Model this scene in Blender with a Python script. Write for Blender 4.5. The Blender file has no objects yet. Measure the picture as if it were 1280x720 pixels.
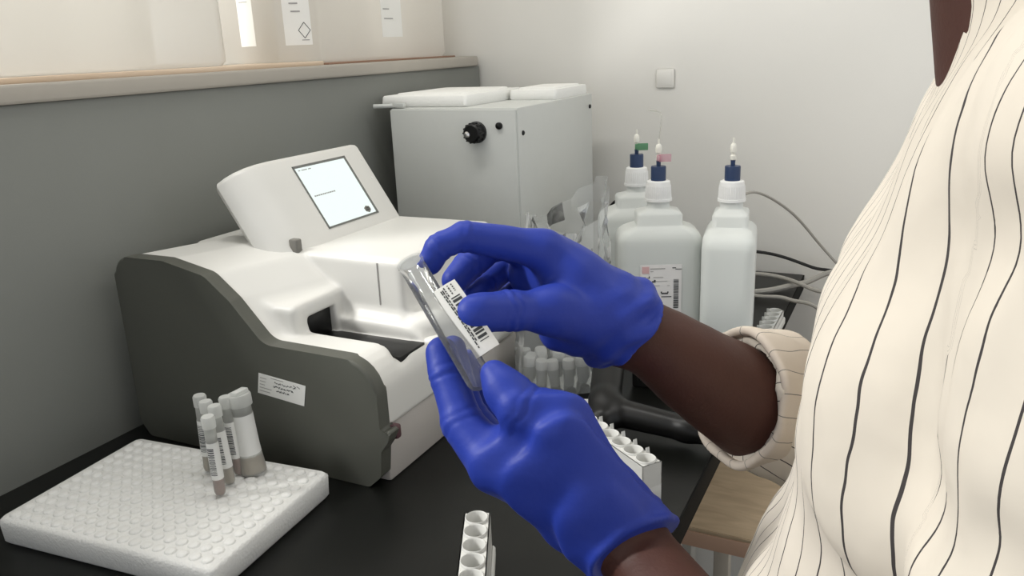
import bpy, bmesh, math, random
import numpy as np
from mathutils import Vector, Matrix

random.seed(7)
rng = np.random.default_rng(7)
COL = bpy.context.scene.collection
PI = math.pi
# ---------------------------------------------------------------- camera survey (bench top is z = 0, metres)
FPX, PITCH, ROLL, YAW, CAMH = 1021.0, .28843, -.041707, .46548, .51
_cp, _sp, _c, _s = math.cos(PITCH), math.sin(PITCH), math.cos(ROLL), math.sin(ROLL)
_M = np.array([[math.cos(YAW), -math.sin(YAW), 0], [math.sin(YAW), math.cos(YAW), 0], [0, 0, 1]])
_f = np.array([0, _cp, -_sp]); _u = np.array([0, _sp, _cp]); _r = np.array([1., 0, 0])
CR, CU, CF = _M @ (_c*_r + _s*_u), _M @ (-_s*_r + _c*_u), _M @ _f
CP = np.array([0, 0, CAMH])
def ray(x, y): return CR*(x-640)/FPX - CU*(y-360)/FPX + CF
def atd(x, y, D): return CP + ray(x, y)*D
def onz(x, y, z): d = ray(x, y); return CP + d*(z-CAMH)/d[2]
def ony(x, y, Y): d = ray(x, y); return CP + d*Y/d[1]
def onx(x, y, X): d = ray(x, y); return CP + d*X/d[0]

# ---------------------------------------------------------------- materials
def lin(c):
    return tuple(((v/255)/12.92 if v/255 <= .04045 else ((v/255+.055)/1.055)**2.4) for v in c) + (1,)
def mat(name, rgb, rough=.5, metal=0., noise=0., nscale=40., bump=0., bscale=200., spec=.5, trans=0., ior=1.45, sss=0., coat=0.):
    m = bpy.data.materials.new(name); m.use_nodes = True
    nt = m.node_tree; b = nt.nodes['Principled BSDF']
    b.inputs['Base Color'].default_value = lin(rgb); b.inputs['Roughness'].default_value = rough
    b.inputs['Metallic'].default_value = metal; b.inputs['Specular IOR Level'].default_value = spec
    b.inputs['Transmission Weight'].default_value = trans; b.inputs['IOR'].default_value = ior
    b.inputs['Coat Weight'].default_value = coat
    if sss: b.inputs['Subsurface Weight'].default_value = sss; b.inputs['Subsurface Scale'].default_value = .01
    tc = nt.nodes.new('ShaderNodeTexCoord')
    n = nt.nodes.new('ShaderNodeTexNoise'); n.inputs['Scale'].default_value = nscale; n.inputs['Detail'].default_value = 4
    nt.links.new(tc.outputs['Object'], n.inputs['Vector'])
    mx = nt.nodes.new('ShaderNodeMix'); mx.data_type = 'RGBA'
    c = lin(rgb); k = max(noise, .015)
    mx.inputs[6].default_value = tuple(v*(1-k) for v in c[:3]) + (1,)
    mx.inputs[7].default_value = tuple(min(1, v*(1+k)) for v in c[:3]) + (1,)
    nt.links.new(n.outputs['Fac'], mx.inputs[0]); nt.links.new(mx.outputs[2], b.inputs['Base Color'])
    if bump:
        n2 = nt.nodes.new('ShaderNodeTexNoise'); n2.inputs['Scale'].default_value = bscale; n2.inputs['Detail'].default_value = 3
        nt.links.new(tc.outputs['Object'], n2.inputs['Vector'])
        bp = nt.nodes.new('ShaderNodeBump'); bp.inputs['Strength'].default_value = bump; bp.inputs['Distance'].default_value = .002
        nt.links.new(n2.outputs['Fac'], bp.inputs['Height']); nt.links.new(bp.outputs[0], b.inputs['Normal'])
    return m
def clear(name, rgb, haze=.15, rough=.08, gloss=.9, edge=.35, thru=.5):
    """thin clear plastic: see-through, with a little milky scatter and a Fresnel gloss"""
    m = bpy.data.materials.new(name); m.use_nodes = True; nt = m.node_tree; nt.nodes.clear()
    out = nt.nodes.new('ShaderNodeOutputMaterial')
    t = nt.nodes.new('ShaderNodeBsdfTransparent'); t.inputs[0].default_value = (.97, .98, .98, 1)
    d = nt.nodes.new('ShaderNodeBsdfDiffuse'); d.inputs[0].default_value = lin(rgb)
    tl = nt.nodes.new('ShaderNodeBsdfTranslucent'); tl.inputs[0].default_value = lin(rgb)
    g = nt.nodes.new('ShaderNodeBsdfGlossy'); g.inputs['Roughness'].default_value = rough
    a = nt.nodes.new('ShaderNodeMixShader'); a.inputs[0].default_value = thru
    nt.links.new(d.outputs[0], a.inputs[1]); nt.links.new(tl.outputs[0], a.inputs[2])
    lw = nt.nodes.new('ShaderNodeLayerWeight'); lw.inputs[0].default_value = .25
    mr = nt.nodes.new('ShaderNodeMapRange'); mr.inputs[3].default_value = haze; mr.inputs[4].default_value = min(1, haze+edge)
    nt.links.new(lw.outputs['Facing'], mr.inputs[0])
    n = nt.nodes.new('ShaderNodeTexNoise'); n.inputs['Scale'].default_value = 30
    b = nt.nodes.new('ShaderNodeMixShader'); nt.links.new(mr.outputs[0], b.inputs[0])
    nt.links.new(t.outputs[0], b.inputs[1]); nt.links.new(a.outputs[0], b.inputs[2])
    e = nt.nodes.new('ShaderNodeMixShader'); fr = nt.nodes.new('ShaderNodeFresnel'); fr.inputs[0].default_value = 1.4
    mu = nt.nodes.new('ShaderNodeMath'); mu.operation = 'MULTIPLY'; mu.inputs[1].default_value = gloss
    nt.links.new(fr.outputs[0], mu.inputs[0]); nt.links.new(mu.outputs[0], e.inputs[0])
    nt.links.new(b.outputs[0], e.inputs[1]); nt.links.new(g.outputs[0], e.inputs[2]); nt.links.new(e.outputs[0], out.inputs[0])
    return m
def wood(name, c1, c2, scale, rough=.45):
    m = bpy.data.materials.new(name); m.use_nodes = True; nt = m.node_tree; b = nt.nodes['Principled BSDF']
    tc = nt.nodes.new('ShaderNodeTexCoord'); mp = nt.nodes.new('ShaderNodeMapping'); mp.inputs['Scale'].default_value = scale
    n = nt.nodes.new('ShaderNodeTexNoise'); n.inputs['Scale'].default_value = 4; n.inputs['Detail'].default_value = 6; n.inputs['Distortion'].default_value = .6
    mx = nt.nodes.new('ShaderNodeMix'); mx.data_type = 'RGBA'; mx.inputs[6].default_value = lin(c1); mx.inputs[7].default_value = lin(c2)
    nt.links.new(tc.outputs['Object'], mp.inputs[0]); nt.links.new(mp.outputs[0], n.inputs['Vector'])
    mr = nt.nodes.new('ShaderNodeMapRange'); mr.inputs[1].default_value = .3; mr.inputs[2].default_value = .7
    nt.links.new(n.outputs['Fac'], mr.inputs[0]); nt.links.new(mr.outputs[0], mx.inputs[0])
    nt.links.new(mx.outputs[2], b.inputs['Base Color']); b.inputs['Roughness'].default_value = rough
    return m
def cloth_stripes(name, base, line, dens=1.0):
    m = bpy.data.materials.new(name); m.use_nodes = True; nt = m.node_tree; b = nt.nodes['Principled BSDF']
    b.inputs['Roughness'].default_value = .85; b.inputs['Specular IOR Level'].default_value = .2
    at = nt.nodes.new('ShaderNodeAttribute'); at.attribute_name = 'stripe'
    tc = nt.nodes.new('ShaderNodeTexCoord'); n = nt.nodes.new('ShaderNodeTexNoise'); n.inputs['Scale'].default_value = 22
    nt.links.new(tc.outputs['Object'], n.inputs['Vector'])
    a1 = nt.nodes.new('ShaderNodeMath'); a1.operation = 'MULTIPLY_ADD'; a1.inputs[1].default_value = .5
    nt.links.new(n.outputs['Fac'], a1.inputs[0]); nt.links.new(at.outputs['Fac'], a1.inputs[2])
    fr = nt.nodes.new('ShaderNodeMath'); fr.operation = 'FRACT'; nt.links.new(a1.outputs[0], fr.inputs[0])
    lt = nt.nodes.new('ShaderNodeMath'); lt.operation = 'LESS_THAN'; lt.inputs[1].default_value = .058*dens; nt.links.new(fr.outputs[0], lt.inputs[0])
    mx = nt.nodes.new('ShaderNodeMix'); mx.data_type = 'RGBA'; mx.inputs[6].default_value = lin(base); mx.inputs[7].default_value = lin(line)
    nt.links.new(lt.outputs[0], mx.inputs[0]); nt.links.new(mx.outputs[2], b.inputs['Base Color'])
    n2 = nt.nodes.new('ShaderNodeTexNoise'); n2.inputs['Scale'].default_value = 35; nt.links.new(tc.outputs['Object'], n2.inputs['Vector'])
    bp = nt.nodes.new('ShaderNodeBump'); bp.inputs['Strength'].default_value = .25; bp.inputs['Distance'].default_value = .006
    nt.links.new(n2.outputs['Fac'], bp.inputs['Height']); nt.links.new(bp.outputs[0], b.inputs['Normal'])
    return m
def emit(name, rgb, strength):
    m = bpy.data.materials.new(name); m.use_nodes = True; b = m.node_tree.nodes['Principled BSDF']
    b.inputs['Base Color'].default_value = (.02, .02, .02, 1); b.inputs['Emission Color'].default_value = lin(rgb)
    b.inputs['Emission Strength'].default_value = strength; b.inputs['Roughness'].default_value = .25
    return m

M = dict(
    wall=mat('wall_paint', (228, 226, 220), .8, noise=.03, nscale=3, bump=.05, bscale=300),
    ceil=mat('ceiling_paint', (232, 230, 224), .9), floor=mat('floor_tile', (150, 145, 136), .4, noise=.08, nscale=8),
    bench=mat('black_bench', (15, 16, 14), .36, noise=.15, nscale=60, spec=.3),
    bench_under=mat('bench_frame', (190, 188, 180), .5),
    part=mat('partition_grey', (128, 130, 125), .55, noise=.03, nscale=12, bump=.04, bscale=500),
    cap=mat('cap_beige', (176, 170, 160), .5, noise=.03),
    plank=wood('pale_plank', (226, 206, 184), (206, 182, 156), (12, 1, 12)),
    brown=mat('brown_strip', (150, 118, 98), .6), steel=mat('painted_steel', (204, 206, 202), .4, noise=.02, bump=.03, bscale=700),
    black=mat('black_plastic', (12, 12, 12), .38, spec=.4), blackm=mat('black_matte', (12, 12, 11), .6), chrome=mat('bright_metal', (215, 215, 215), .2, metal=1),
    foam=mat('white_foam', (240, 240, 236), .75, noise=.02, bump=.35, bscale=260),
    foamd=mat('polystyrene', (224, 224, 221), .8, noise=.03, bump=.5, bscale=330),
    white=mat('white_shell', (222, 221, 216), .38, noise=.012, nscale=6), skirt=mat('pale_skirt', (188, 183, 178), .45),
    gpanel=mat('grey_side', (84, 85, 78), .45, noise=.03, nscale=10, bump=.05, bscale=900), latch=mat('grey_latch', (120, 118, 112), .5),
    screen=emit('lit_screen', (240, 252, 248), 1.0), bezel=mat('screen_bezel', (110, 112, 108), .4), ink=mat('dark_ink', (60, 62, 64), .6), inkf=mat('faint_ink', (160, 158, 156), .6),
    paper=mat('white_paper', (232, 232, 228), .6), blabel=mat('bottle_label', (232, 230, 228), .5), pink=mat('pink_print', (214, 176, 176), .6), plum=mat('plum_plastic', (88, 62, 66), .5),
    hdpe=clear('milky_plastic', (246, 248, 245), .80, .35, .5, .14, .28), liquid=mat('pale_liquid', (228, 235, 232), .4),
    hcap=mat('white_cap', (238, 238, 236), .4), blue=mat('navy_fitting', (40, 58, 92), .4), luer=mat('ivory_fitting', (232, 230, 220), .4),
    green=mat('green_tag', (92, 140, 104), .5), pinktag=clear('pink_tag', (236, 186, 200), .45, .3, .3, .2),
    carboy=clear('frosted_plastic', (242, 239, 233), .74, .30, .6, .15), carlabel=mat('gloss_label', (236, 235, 230), .3),
    bag=clear('clear_bag', (244, 246, 245), .20, .10, .9, .30), tubep=clear('clear_tube', (240, 242, 243), .10, .05, .9, .30), vialp=clear('cloudy_tube', (236, 236, 231), .50, .15, .7, .3),
    cupp=clear('cloudy_cup', (240, 241, 238), .68, .2, .6, .3), amber=mat('brown_serum', (142, 84, 62), .35), straw=mat('straw_serum', (176, 160, 138), .4),
    rack=mat('rack_plastic', (206, 206, 202), .4), rackin=mat('rack_well_shade', (120, 120, 118), .5),
    cable=mat('grey_cable', (160, 157, 150), .5), cabled=mat('black_cable', (30, 30, 30), .5), edgeb=mat('black_edge', (10, 10, 9), .75, spec=.15), line=clear('clear_line', (228, 226, 218), .5, .2, .5, .3),
    desk=wood('desk_top', (204, 182, 152), (178, 156, 128), (3, 14, 3)), deskedge=mat('desk_edge', (206, 170, 146), .5, noise=.05), deskleg=mat('pale_leg', (206, 198, 184), .5),
    skin=mat('dark_skin', (68, 36, 27), .6, noise=.12, nscale=60, bump=.12, bscale=420), glove=mat('blue_nitrile', (40, 60, 156), .5, noise=.05, nscale=30, bump=.16, bscale=140, spec=.3),
    shirt=cloth_stripes('striped_cotton', (216, 208, 195), (66, 62, 62)), shirtin=cloth_stripes('striped_cuff', (206, 195, 182), (112, 112, 108), .6),
    trouser=mat('dark_trousers', (44, 46, 54), .85, bump=.2), shoe=mat('black_shoe', (22, 20, 20), .4), hair=mat('black_hair', (16, 14, 13), .7, bump=.6, bscale=500),
    lamp=emit('lamp_tube', (255, 252, 244), 6.0), lampb=mat('lamp_body', (230, 230, 230), .5), plate=mat('switch_plate', (227, 225, 219), .6),
)

# ---------------------------------------------------------------- object helpers
def empty(name, label, cat, loc=(0, 0, 0), rotz=0, group=None):
    o = bpy.data.objects.new(name, None); COL.objects.link(o); o.location = loc; o.rotation_euler = (0, 0, rotz)
    o.empty_display_size = .02
    return tag(o, label, cat, group)
def tag(o, label, cat, group=None):
    o['label'] = label; o['category'] = cat
    if group: o['group'] = group
    return o
def obj(name, bm, m, parent=None, world=False, smooth=True, ang=40, label=None):
    """one mesh object; world=True: the shape is in world space and the parent is an unrotated Empty"""
    me = bpy.data.meshes.new(name)
    if isinstance(bm, tuple):
        me.from_pydata([tuple(v) for v in bm[0]], [], [tuple(f) for f in bm[1]])
        b2 = bmesh.new(); b2.from_mesh(me)
    else: b2 = bm
    off = Vector((0, 0, 0))
    if world and parent is not None:
        p = parent
        while p is not None: off += Vector(p.location); p = p.parent
        bmesh.ops.translate(b2, verts=b2.verts, vec=-off)
    bmesh.ops.recalc_face_normals(b2, faces=b2.faces)
    b2.to_mesh(me); b2.free()
    me.materials.append(m)
    if smooth:
        for p in me.polygons: p.use_smooth = True
        if ang < 180: me.set_sharp_from_angle(angle=math.radians(ang))
    o = bpy.data.objects.new(name, me); COL.objects.link(o)
    if parent is not None: o.parent = parent
    if label: o['label'] = label
    return o
def struct(name, bm, m, **k):
    o = obj(name, bm, m, **k); o['kind'] = 'structure'; return o
def B(): return bmesh.new()
def box(bm, x0, x1, y0, y1, z0, z1, bev=0, seg=2, mtx=None):
    r = bmesh.ops.create_cube(bm, size=1); vs = r['verts']
    for v in vs: v.co = Vector((x0+(v.co.x+.5)*(x1-x0), y0+(v.co.y+.5)*(y1-y0), z0+(v.co.z+.5)*(z1-z0)))
    if bev:
        es = list({e for v in vs for e in v.link_edges})
        r = bmesh.ops.bevel(bm, geom=es, offset=bev, segments=seg, affect='EDGES', profile=.5)
        vs = list({v for f in r['faces'] for v in f.verts} | {v for v in vs if v.is_valid})
    if mtx is not None: bmesh.ops.transform(bm, matrix=mtx, verts=vs)
    return bm
def prism(bm, pts, fn, d0, d1, bev=0, seg=2):
    """polygon pts swept from d0 to d1; fn(p, q, d) -> xyz"""
    a = [bm.verts.new(fn(p, q, d0)) for p, q in pts]; b = [bm.verts.new(fn(p, q, d1)) for p, q in pts]
    f0 = bm.faces.new(a); f1 = bm.faces.new(b); n = len(pts)
    for i in range(n): bm.faces.new((a[i], a[(i+1) % n], b[(i+1) % n], b[i]))
    if bev:
        es = list(f0.edges) + list(f1.edges)
        bmesh.ops.bevel(bm, geom=es, offset=bev, segments=seg, affect='EDGES', profile=.5)
    return bm
def fillet(pts, rs, n=6):
    out = []; k = len(pts)
    for i in range(k):
        p = np.array(pts[i]); a = np.array(pts[i-1]); c = np.array(pts[(i+1) % k]); r = rs[i] if hasattr(rs, '__len__') else rs
        if r <= 0: out.append(tuple(p)); continue
        u = (a-p)/np.linalg.norm(a-p); v = (c-p)/np.linalg.norm(c-p)
        cosang = np.clip(u@v, -1, 1); h = math.acos(cosang)/2
        d = min(r/math.tan(h), .49*np.linalg.norm(a-p), .49*np.linalg.norm(c-p)); r2 = d*math.tan(h)
        ctr = p + (u+v)/np.linalg.norm(u+v)*r2/math.sin(h)
        s, e = p+u*d-ctr, p+v*d-ctr
        for t in range(n+1):
            w = s*(1-t/n)+e*t/n; w = w/np.linalg.norm(w)*r2; out.append(tuple(ctr+w))
    return out
def lathe(bm, prof, n=28, ctr=(0, 0), cap0=True, cap1=True):
    rings = []
    for r, z in prof:
        rings.append([bm.verts.new((ctr[0]+r*math.cos(2*PI*i/n), ctr[1]+r*math.sin(2*PI*i/n), z)) for i in range(n)])
    for a, b in zip(rings, rings[1:]):
        for i in range(n): bm.faces.new((a[i], a[(i+1) % n], b[(i+1) % n], b[i]))
    if cap0: bm.faces.new(rings[0])
    if cap1: bm.faces.new(rings[-1])
    return bm
def loft(bm, rings, cap0=True, cap1=True):
    rs = [[bm.verts.new(p) for p in r] for r in rings]; n = len(rs[0])
    for a, b in zip(rs, rs[1:]):
        for i in range(n): bm.faces.new((a[i], a[(i+1) % n], b[(i+1) % n], b[i]))
    if cap0: bm.faces.new(rs[0])
    if cap1: bm.faces.new(rs[-1])
    return bm
def catmull(pts, n=8):
    P = [np.array(p, float) for p in pts]; P = [2*P[0]-P[1]] + P + [2*P[-1]-P[-2]]; out = []
    for i in range(1, len(P)-2):
        for t in np.linspace(0, 1, n, endpoint=False):
            a, b, c, d = P[i-1:i+3]
            out.append(.5*((2*b)+(c-a)*t+(2*a-5*b+4*c-d)*t*t+(3*b-a-3*c+d)*t**3))
    out.append(P[-2]); return out
def tube(bm, pts, r, n=8, smooth=True, sub=8):
    P = catmull(pts, sub) if smooth and len(pts) > 2 else [np.array(p, float) for p in pts]
    rings = []; up = np.array([0, 0, 1.])
    for i, p in enumerate(P):
        t = P[min(i+1, len(P)-1)]-P[max(i-1, 0)]; t = t/np.linalg.norm(t)
        a = np.cross(t, up)
        if np.linalg.norm(a) < .05: a = np.cross(t, [1, 0, 0.])
        a /= np.linalg.norm(a); b = np.cross(t, a); up = np.cross(a, t) if abs(t[2]) < .9 else up
        rr = r[i*(len(r)-1)//max(1, len(P)-1)] if hasattr(r, '__len__') else r
        rings.append([p+rr*(a*math.cos(2*PI*k/n)+b*math.sin(2*PI*k/n)) for k in range(n)])
    return loft(bm, rings)
def quad(bm, o, u, v, a0, a1, b0, b1, lift=0.):
    """small raised rectangle on the plane o + a*u + b*v"""
    nn = np.cross(u, v); nn /= np.linalg.norm(nn)
    c = [o+u*a0+v*b0, o+u*a1+v*b0, o+u*a1+v*b1, o+u*a0+v*b1]
    lo = [bm.verts.new(p+nn*(lift-.0002)) for p in c]; hi = [bm.verts.new(p+nn*(lift+.0002)) for p in c]
    bm.faces.new(hi); bm.faces.new(lo)
    for i in range(4): bm.faces.new((lo[i], lo[(i+1) % 4], hi[(i+1) % 4], hi[i]))

# ---------------------------------------------------------------- signed-distance modelling
def cap_(P, a, b, ra, rb):
    a = np.asarray(a, np.float32); b = np.asarray(b, np.float32); ab = b-a
    t = np.clip(((P-a)@ab)/max(float(ab@ab), 1e-12), 0, 1)
    return np.linalg.norm(P-a-t[:, None]*ab, axis=1)-(ra+(rb-ra)*t), t
def cap(P, a, b, ra, rb=None): return cap_(P, a, b, ra, ra if rb is None else rb)[0]
def ell(P, c, r, R=None):
    q = P-np.asarray(c, np.float32)
    if R is not None: q = q@R
    q = q/np.asarray(r, np.float32); k = np.linalg.norm(q, axis=1); return (k-1)*min(r)*np.where(k > 1, 1., 1.)
def rbox(P, lo, hi, r):
    lo = np.array(lo); hi = np.array(hi); c = ((lo+hi)/2).astype(np.float32); h = ((hi-lo)/2-r).astype(np.float32)
    q = np.abs(P-c)-h
    return np.linalg.norm(np.maximum(q, 0), axis=1)+np.minimum(q.max(axis=1), 0)-r
def smin(a, b, k):
    h = np.clip(.5+.5*(b-a)/k, 0, 1); return b*(1-h)+a*h-k*h*(1-h)
def smax(a, b, k): return -smin(-a, -b, k)
def poly2(x, z, pts):
    d = np.full(len(x), 1e9, np.float32); s = np.ones(len(x), np.float32); n = len(pts)
    for i in range(n):
        ax, az = pts[i]; bx, bz = pts[i-1]; ex, ez = bx-ax, bz-az; wx, wz = x-ax, z-az
        t = np.clip((wx*ex+wz*ez)/(ex*ex+ez*ez), 0, 1); d = np.minimum(d, (wx-ex*t)**2+(wz-ez*t)**2)
        c1 = z >= az; c2 = z < bz; c3 = ex*wz > ez*wx
        s = np.where((c1 & c2 & c3) | (~c1 & ~c2 & ~c3), -s, s)
    return s*np.sqrt(d)
def nets(fn, lo, hi, h, blk=16):
    """naive surface nets over a block-culled grid -> verts, quads"""
    lo = np.array(lo, float); n = np.maximum(np.ceil((np.array(hi)-lo)/h).astype(int), 2); n = (np.ceil(n/blk)*blk).astype(int)
    nb = n//blk
    V = np.empty(n, np.float32)
    bi = np.stack(np.meshgrid(*[np.arange(k) for k in nb], indexing='ij'), -1).reshape(-1, 3)
    ctr = (lo+(bi*blk+(blk-1)/2)*h).astype(np.float32)
    dc = fn(ctr); lim = blk*h*.5*1.75*1.35
    off = np.stack(np.meshgrid(*[np.arange(blk)]*3, indexing='ij'), -1).reshape(-1, 3)
    act = []
    for k, b in enumerate(bi):
        if abs(dc[k]) > lim: V[b[0]*blk:(b[0]+1)*blk, b[1]*blk:(b[1]+1)*blk, b[2]*blk:(b[2]+1)*blk] = dc[k]
        else: act.append(b)
    for i in range(0, len(act), 64):
        grp = act[i:i+64]
        P = np.concatenate([(lo+(b*blk+off)*h) for b in grp]).astype(np.float32); d = fn(P)
        for j, b in enumerate(grp):
            V[b[0]*blk:(b[0]+1)*blk, b[1]*blk:(b[1]+1)*blk, b[2]*blk:(b[2]+1)*blk] = d[j*blk**3:(j+1)*blk**3].reshape(blk, blk, blk)
    S = V < 0
    cnt = np.zeros(tuple(n-1), np.int8)
    for dx in (0, 1):
        for dy in (0, 1):
            for dz in (0, 1): cnt += S[dx:n[0]-1+dx, dy:n[1]-1+dy, dz:n[2]-1+dz]
    C = np.argwhere((cnt > 0) & (cnt < 8)); idx = -np.ones(tuple(n-1), np.int64); idx[tuple(C.T)] = np.arange(len(C))
    cor = [(i & 1, (i >> 1) & 1, (i >> 2) & 1) for i in range(8)]
    val = np.stack([V[C[:, 0]+a, C[:, 1]+b, C[:, 2]+c] for a, b, c in cor], 1)
    acc = np.zeros((len(C), 3)); w = np.zeros(len(C))
    for i in range(8):
        for ax in range(3):
            j = i | (1 << ax)
            if j == i: continue
            m = (val[:, i] < 0) != (val[:, j] < 0); t = np.where(m, val[:, i]/np.where(m, val[:, i]-val[:, j], 1), 0)
            p = np.array(cor[i], float)[None]+t[:, None]*(np.array(cor[j])-np.array(cor[i]))[None]
            acc += p*m[:, None]; w += m
    verts = lo+(C+acc/w[:, None])*h
    quads = []
    for ax in range(3):
        o1, o2 = [(1, 2), (2, 0), (0, 1)][ax]
        a = np.moveaxis(S, ax, 0); E = np.argwhere(np.moveaxis(a[1:] != a[:-1], 0, ax))
        E = E[(E[:, o1] > 0) & (E[:, o2] > 0) & (E[:, o1] < n[o1]-1) & (E[:, o2] < n[o2]-1)]
        e1 = np.zeros(3, int); e1[o1] = 1; e2 = np.zeros(3, int); e2[o2] = 1
        q = np.stack([idx[tuple((E-d).T)] for d in (0*e1, e1, e1+e2, e2)], 1)
        fl = S[tuple(E.T)]; q[~fl] = q[~fl][:, ::-1]
        quads.append(q)
    q = np.concatenate(quads); return verts, q[(q >= 0).all(1)]
def smooth_mesh(V, Q, it=2, lam=.5):
    for _ in range(it):
        acc = np.zeros_like(V); c = np.zeros(len(V))
        for k in range(4):
            a, b = Q[:, k], Q[:, (k+1) % 4]
            np.add.at(acc, a, V[b]); np.add.at(c, a, 1); np.add.at(acc, b, V[a]); np.add.at(c, b, 1)
        V = V*(1-lam)+lam*acc/np.maximum(c, 1)[:, None]
    return V
def sdf_obj(name, fn, lo, hi, h, m, parent=None, world=True, it=1, label=None, stripe=None):
    V, Q = nets(fn, lo, hi, h); V = smooth_mesh(V, Q, it)
    off = np.zeros(3)
    p = parent
    while p is not None and world: off += np.array(p.location); p = p.parent
    me = bpy.data.meshes.new(name)
    me.vertices.add(len(V)); me.vertices.foreach_set('co', (V-off).astype(np.float32).ravel())
    me.loops.add(len(Q)*4); me.loops.foreach_set('vertex_index', Q.astype(np.int32).ravel())
    me.polygons.add(len(Q)); me.polygons.foreach_set('loop_start', np.arange(0, len(Q)*4, 4, dtype=np.int32))
    me.polygons.foreach_set('use_smooth', np.ones(len(Q), bool))
    me.update(calc_edges=True); me.validate()
    if stripe is not None:
        a = me.attributes.new('stripe', 'FLOAT', 'POINT'); a.data.foreach_set('value', stripe(V.astype(np.float32)).astype(np.float32))
    me.materials.append(m)
    o = bpy.data.objects.new(name, me); COL.objects.link(o)
    if parent is not None: o.parent = parent
    if label: o['label'] = label
    return o
def nz(P, f, s=0.):   # cheap smooth noise in [-1, 1]
    x, y, z = P[:, 0]*f, P[:, 1]*f, P[:, 2]*f
    return (np.sin(x+1.7*np.sin(y*.9+s)+s)*np.cos(y*1.1+1.3*np.sin(z*.8+2*s))+np.sin(z*1.2+1.5*np.sin(x*.7+s)))*.5

# ================================================================ the room
WY = 1.84
b = B(); box(b, -3.4, 2.2, WY, WY+.1, -.85, 1.85); struct('wall_back', b, M['wall'], smooth=False)
b = B(); box(b, -3.5, -3.4, -2.2, WY, -.85, 1.85); struct('wall_left', b, M['wall'], smooth=False)
b = B(); box(b, -3.5, 2.2, -2.2, WY+.1, -.9, -.85); struct('floor', b, M['floor'], smooth=False)
b = B(); box(b, -3.5, 2.2, -2.2, WY+.1, 1.85, 1.9); struct('ceiling', b, M['ceil'], smooth=False)
b = B(); box(b, -.1, 2.2, WY-.012, WY, -.85, -.77, .003); struct('baseboard_back', b, M['bench_under'])

# ceiling lamps (the first lights the room, the other two are added fill)
KEY, FILL = 108, 9.5
def lamp(x, y, rot, label, power):
    t = empty('ceiling_lamp', label, 'lamp', (x, y, 1.85), rot, 'ceiling tube lamps')
    b = B(); box(b, -.62, .62, -.09, .09, -.05, 0, .008); obj('housing', b, M['lampb'], t)
    b = B(); tube(b, [(-.58, 0, -.065), (.58, 0, -.065)], .014, 12); obj('lamp_tube', b, M['lamp'], t)
    l = bpy.data.lights.new('lamp_light', 'AREA'); l.shape = 'RECTANGLE'; l.size = 1.2; l.size_y = .16; l.energy = power
    l.color = (1, .99, .965)
    o = bpy.data.objects.new('lamp_light', l); COL.objects.link(o); o.parent = t; o.location = (0, 0, -.085)
lamp(-2.3, -.55, .6, 'white ceiling tube lamp beyond the partition on the left', KEY)
lamp(-.9, .72, .15, 'added fill lamp, an unseen white ceiling tube above the partition', FILL)  # added lamp, brightens the back wall, cans and cabinet
lamp(.75, 1.15, 1.2, 'added fill lamp, an unseen white ceiling tube above the right end of the white wall', 6)  # added lamp, brightens the side table, cuff and right wall

# ---------------------------------------------------------------- bench
t = empty('lab_bench', 'long black laboratory bench carrying the analyser, bottles and racks', 'bench', (-.6, .5, -.85))
b = B(); box(b, -.985, -.20, -.9, WY-.004, -.035, 0, .003); obj('worktop', b, M['bench'], t, True)
b = B(); box(b, -.202, -.1985, -.9, WY-.004, -.0345, -.0012, .0008); obj('edge_band', b, M['edgeb'], t, True, label='matte black edge band')
for y in (-.8, .62, 1.72):
    b = B(); box(b, -.95, -.40, y-.025, y+.025, -.85, -.035, .003); obj('support', b, M['bench_under'], t, True)
b = B(); box(b, -.97, -.95, -.85, 1.79, -.60, -.04, .002); obj('back_panel', b, M['bench_under'], t, True)
# partition with its shelf
t = empty('partition', 'grey bench partition with a beige capped shelf along the left', 'partition', (-1.1, .5, -.85))
b = B(); box(b, -1.03, -.985, -.9, WY-.006, -.85, .466, .003); obj('panel', b, M['part'], t, True)
pr = fillet([(-.9, -1.36), (WY-.004, -1.36), (WY-.004, -.978), (-.9, -.978)], [0, .03, .03, 0], 5)
b = B(); prism(b, pr, lambda p, q, d: (q, p, d), .466, .489, .004); obj('shelf_cap', b, M['cap'], t, True)
b = B(); box(b, -1.36, -1.33, -.9, WY-.006, -.85, .466, .003); obj('back_post', b, M['part'], t, True)
# plank lying on the shelf, brown strip under the big can
b = B(); box(b, -1.16, -1.005, .62, 1.262, .4885, .4965, .002); tag(obj('wooden_plank', b, M['plank']), 'thin pale wooden plank lying flat on the shelf below the left can', 'plank')

# big frosted cans on the shelf
def carboy(x0, x1, y0, y1, z0, h, label):
    t = empty('plastic_carboy', label, 'container', ((x0+x1)/2, (y0+y1)/2, z0), 0, 'frosted cans on the partition shelf')
    a, c = (x1-x0)/2, (y1-y0)/2; ch = .048
    def ring(s, z):
        P = fillet([(-a*s, -c*s), (a*s-ch, -c*s), (a*s, -c*s+ch*1.35), (a*s, c*s), (-a*s, c*s)], [.02, .012, .012, .03, .03], 4)
        return [(p[0], p[1], z) for p in P]
    b = B(); loft(b, [ring(.97, 0), ring(1, .008), ring(1, h*.78), ring(.97, h*.83), ring(.8, h*.90), ring(.4, h*.94)]); body = obj('body', b, M['carboy'], t, ang=60)
    b = B(); lathe(b, [(.035, h*.935), (.035, h*.965), (.033, h*.975)], 24); lathe(b, [(.042, h*.955), (.042, h), (.039, h+.004)], 24); obj('screw_cap', b, M['hcap'], t)
    b = B(); tube(b, [(-.10, 0, h*.90), (-.10, 0, h*.99), (-.02-.05, 0, h*1.0), (-.045, 0, h*.93)], .009, 10); obj('handle', b, M['carboy'], t)
    return t, a, c
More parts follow.
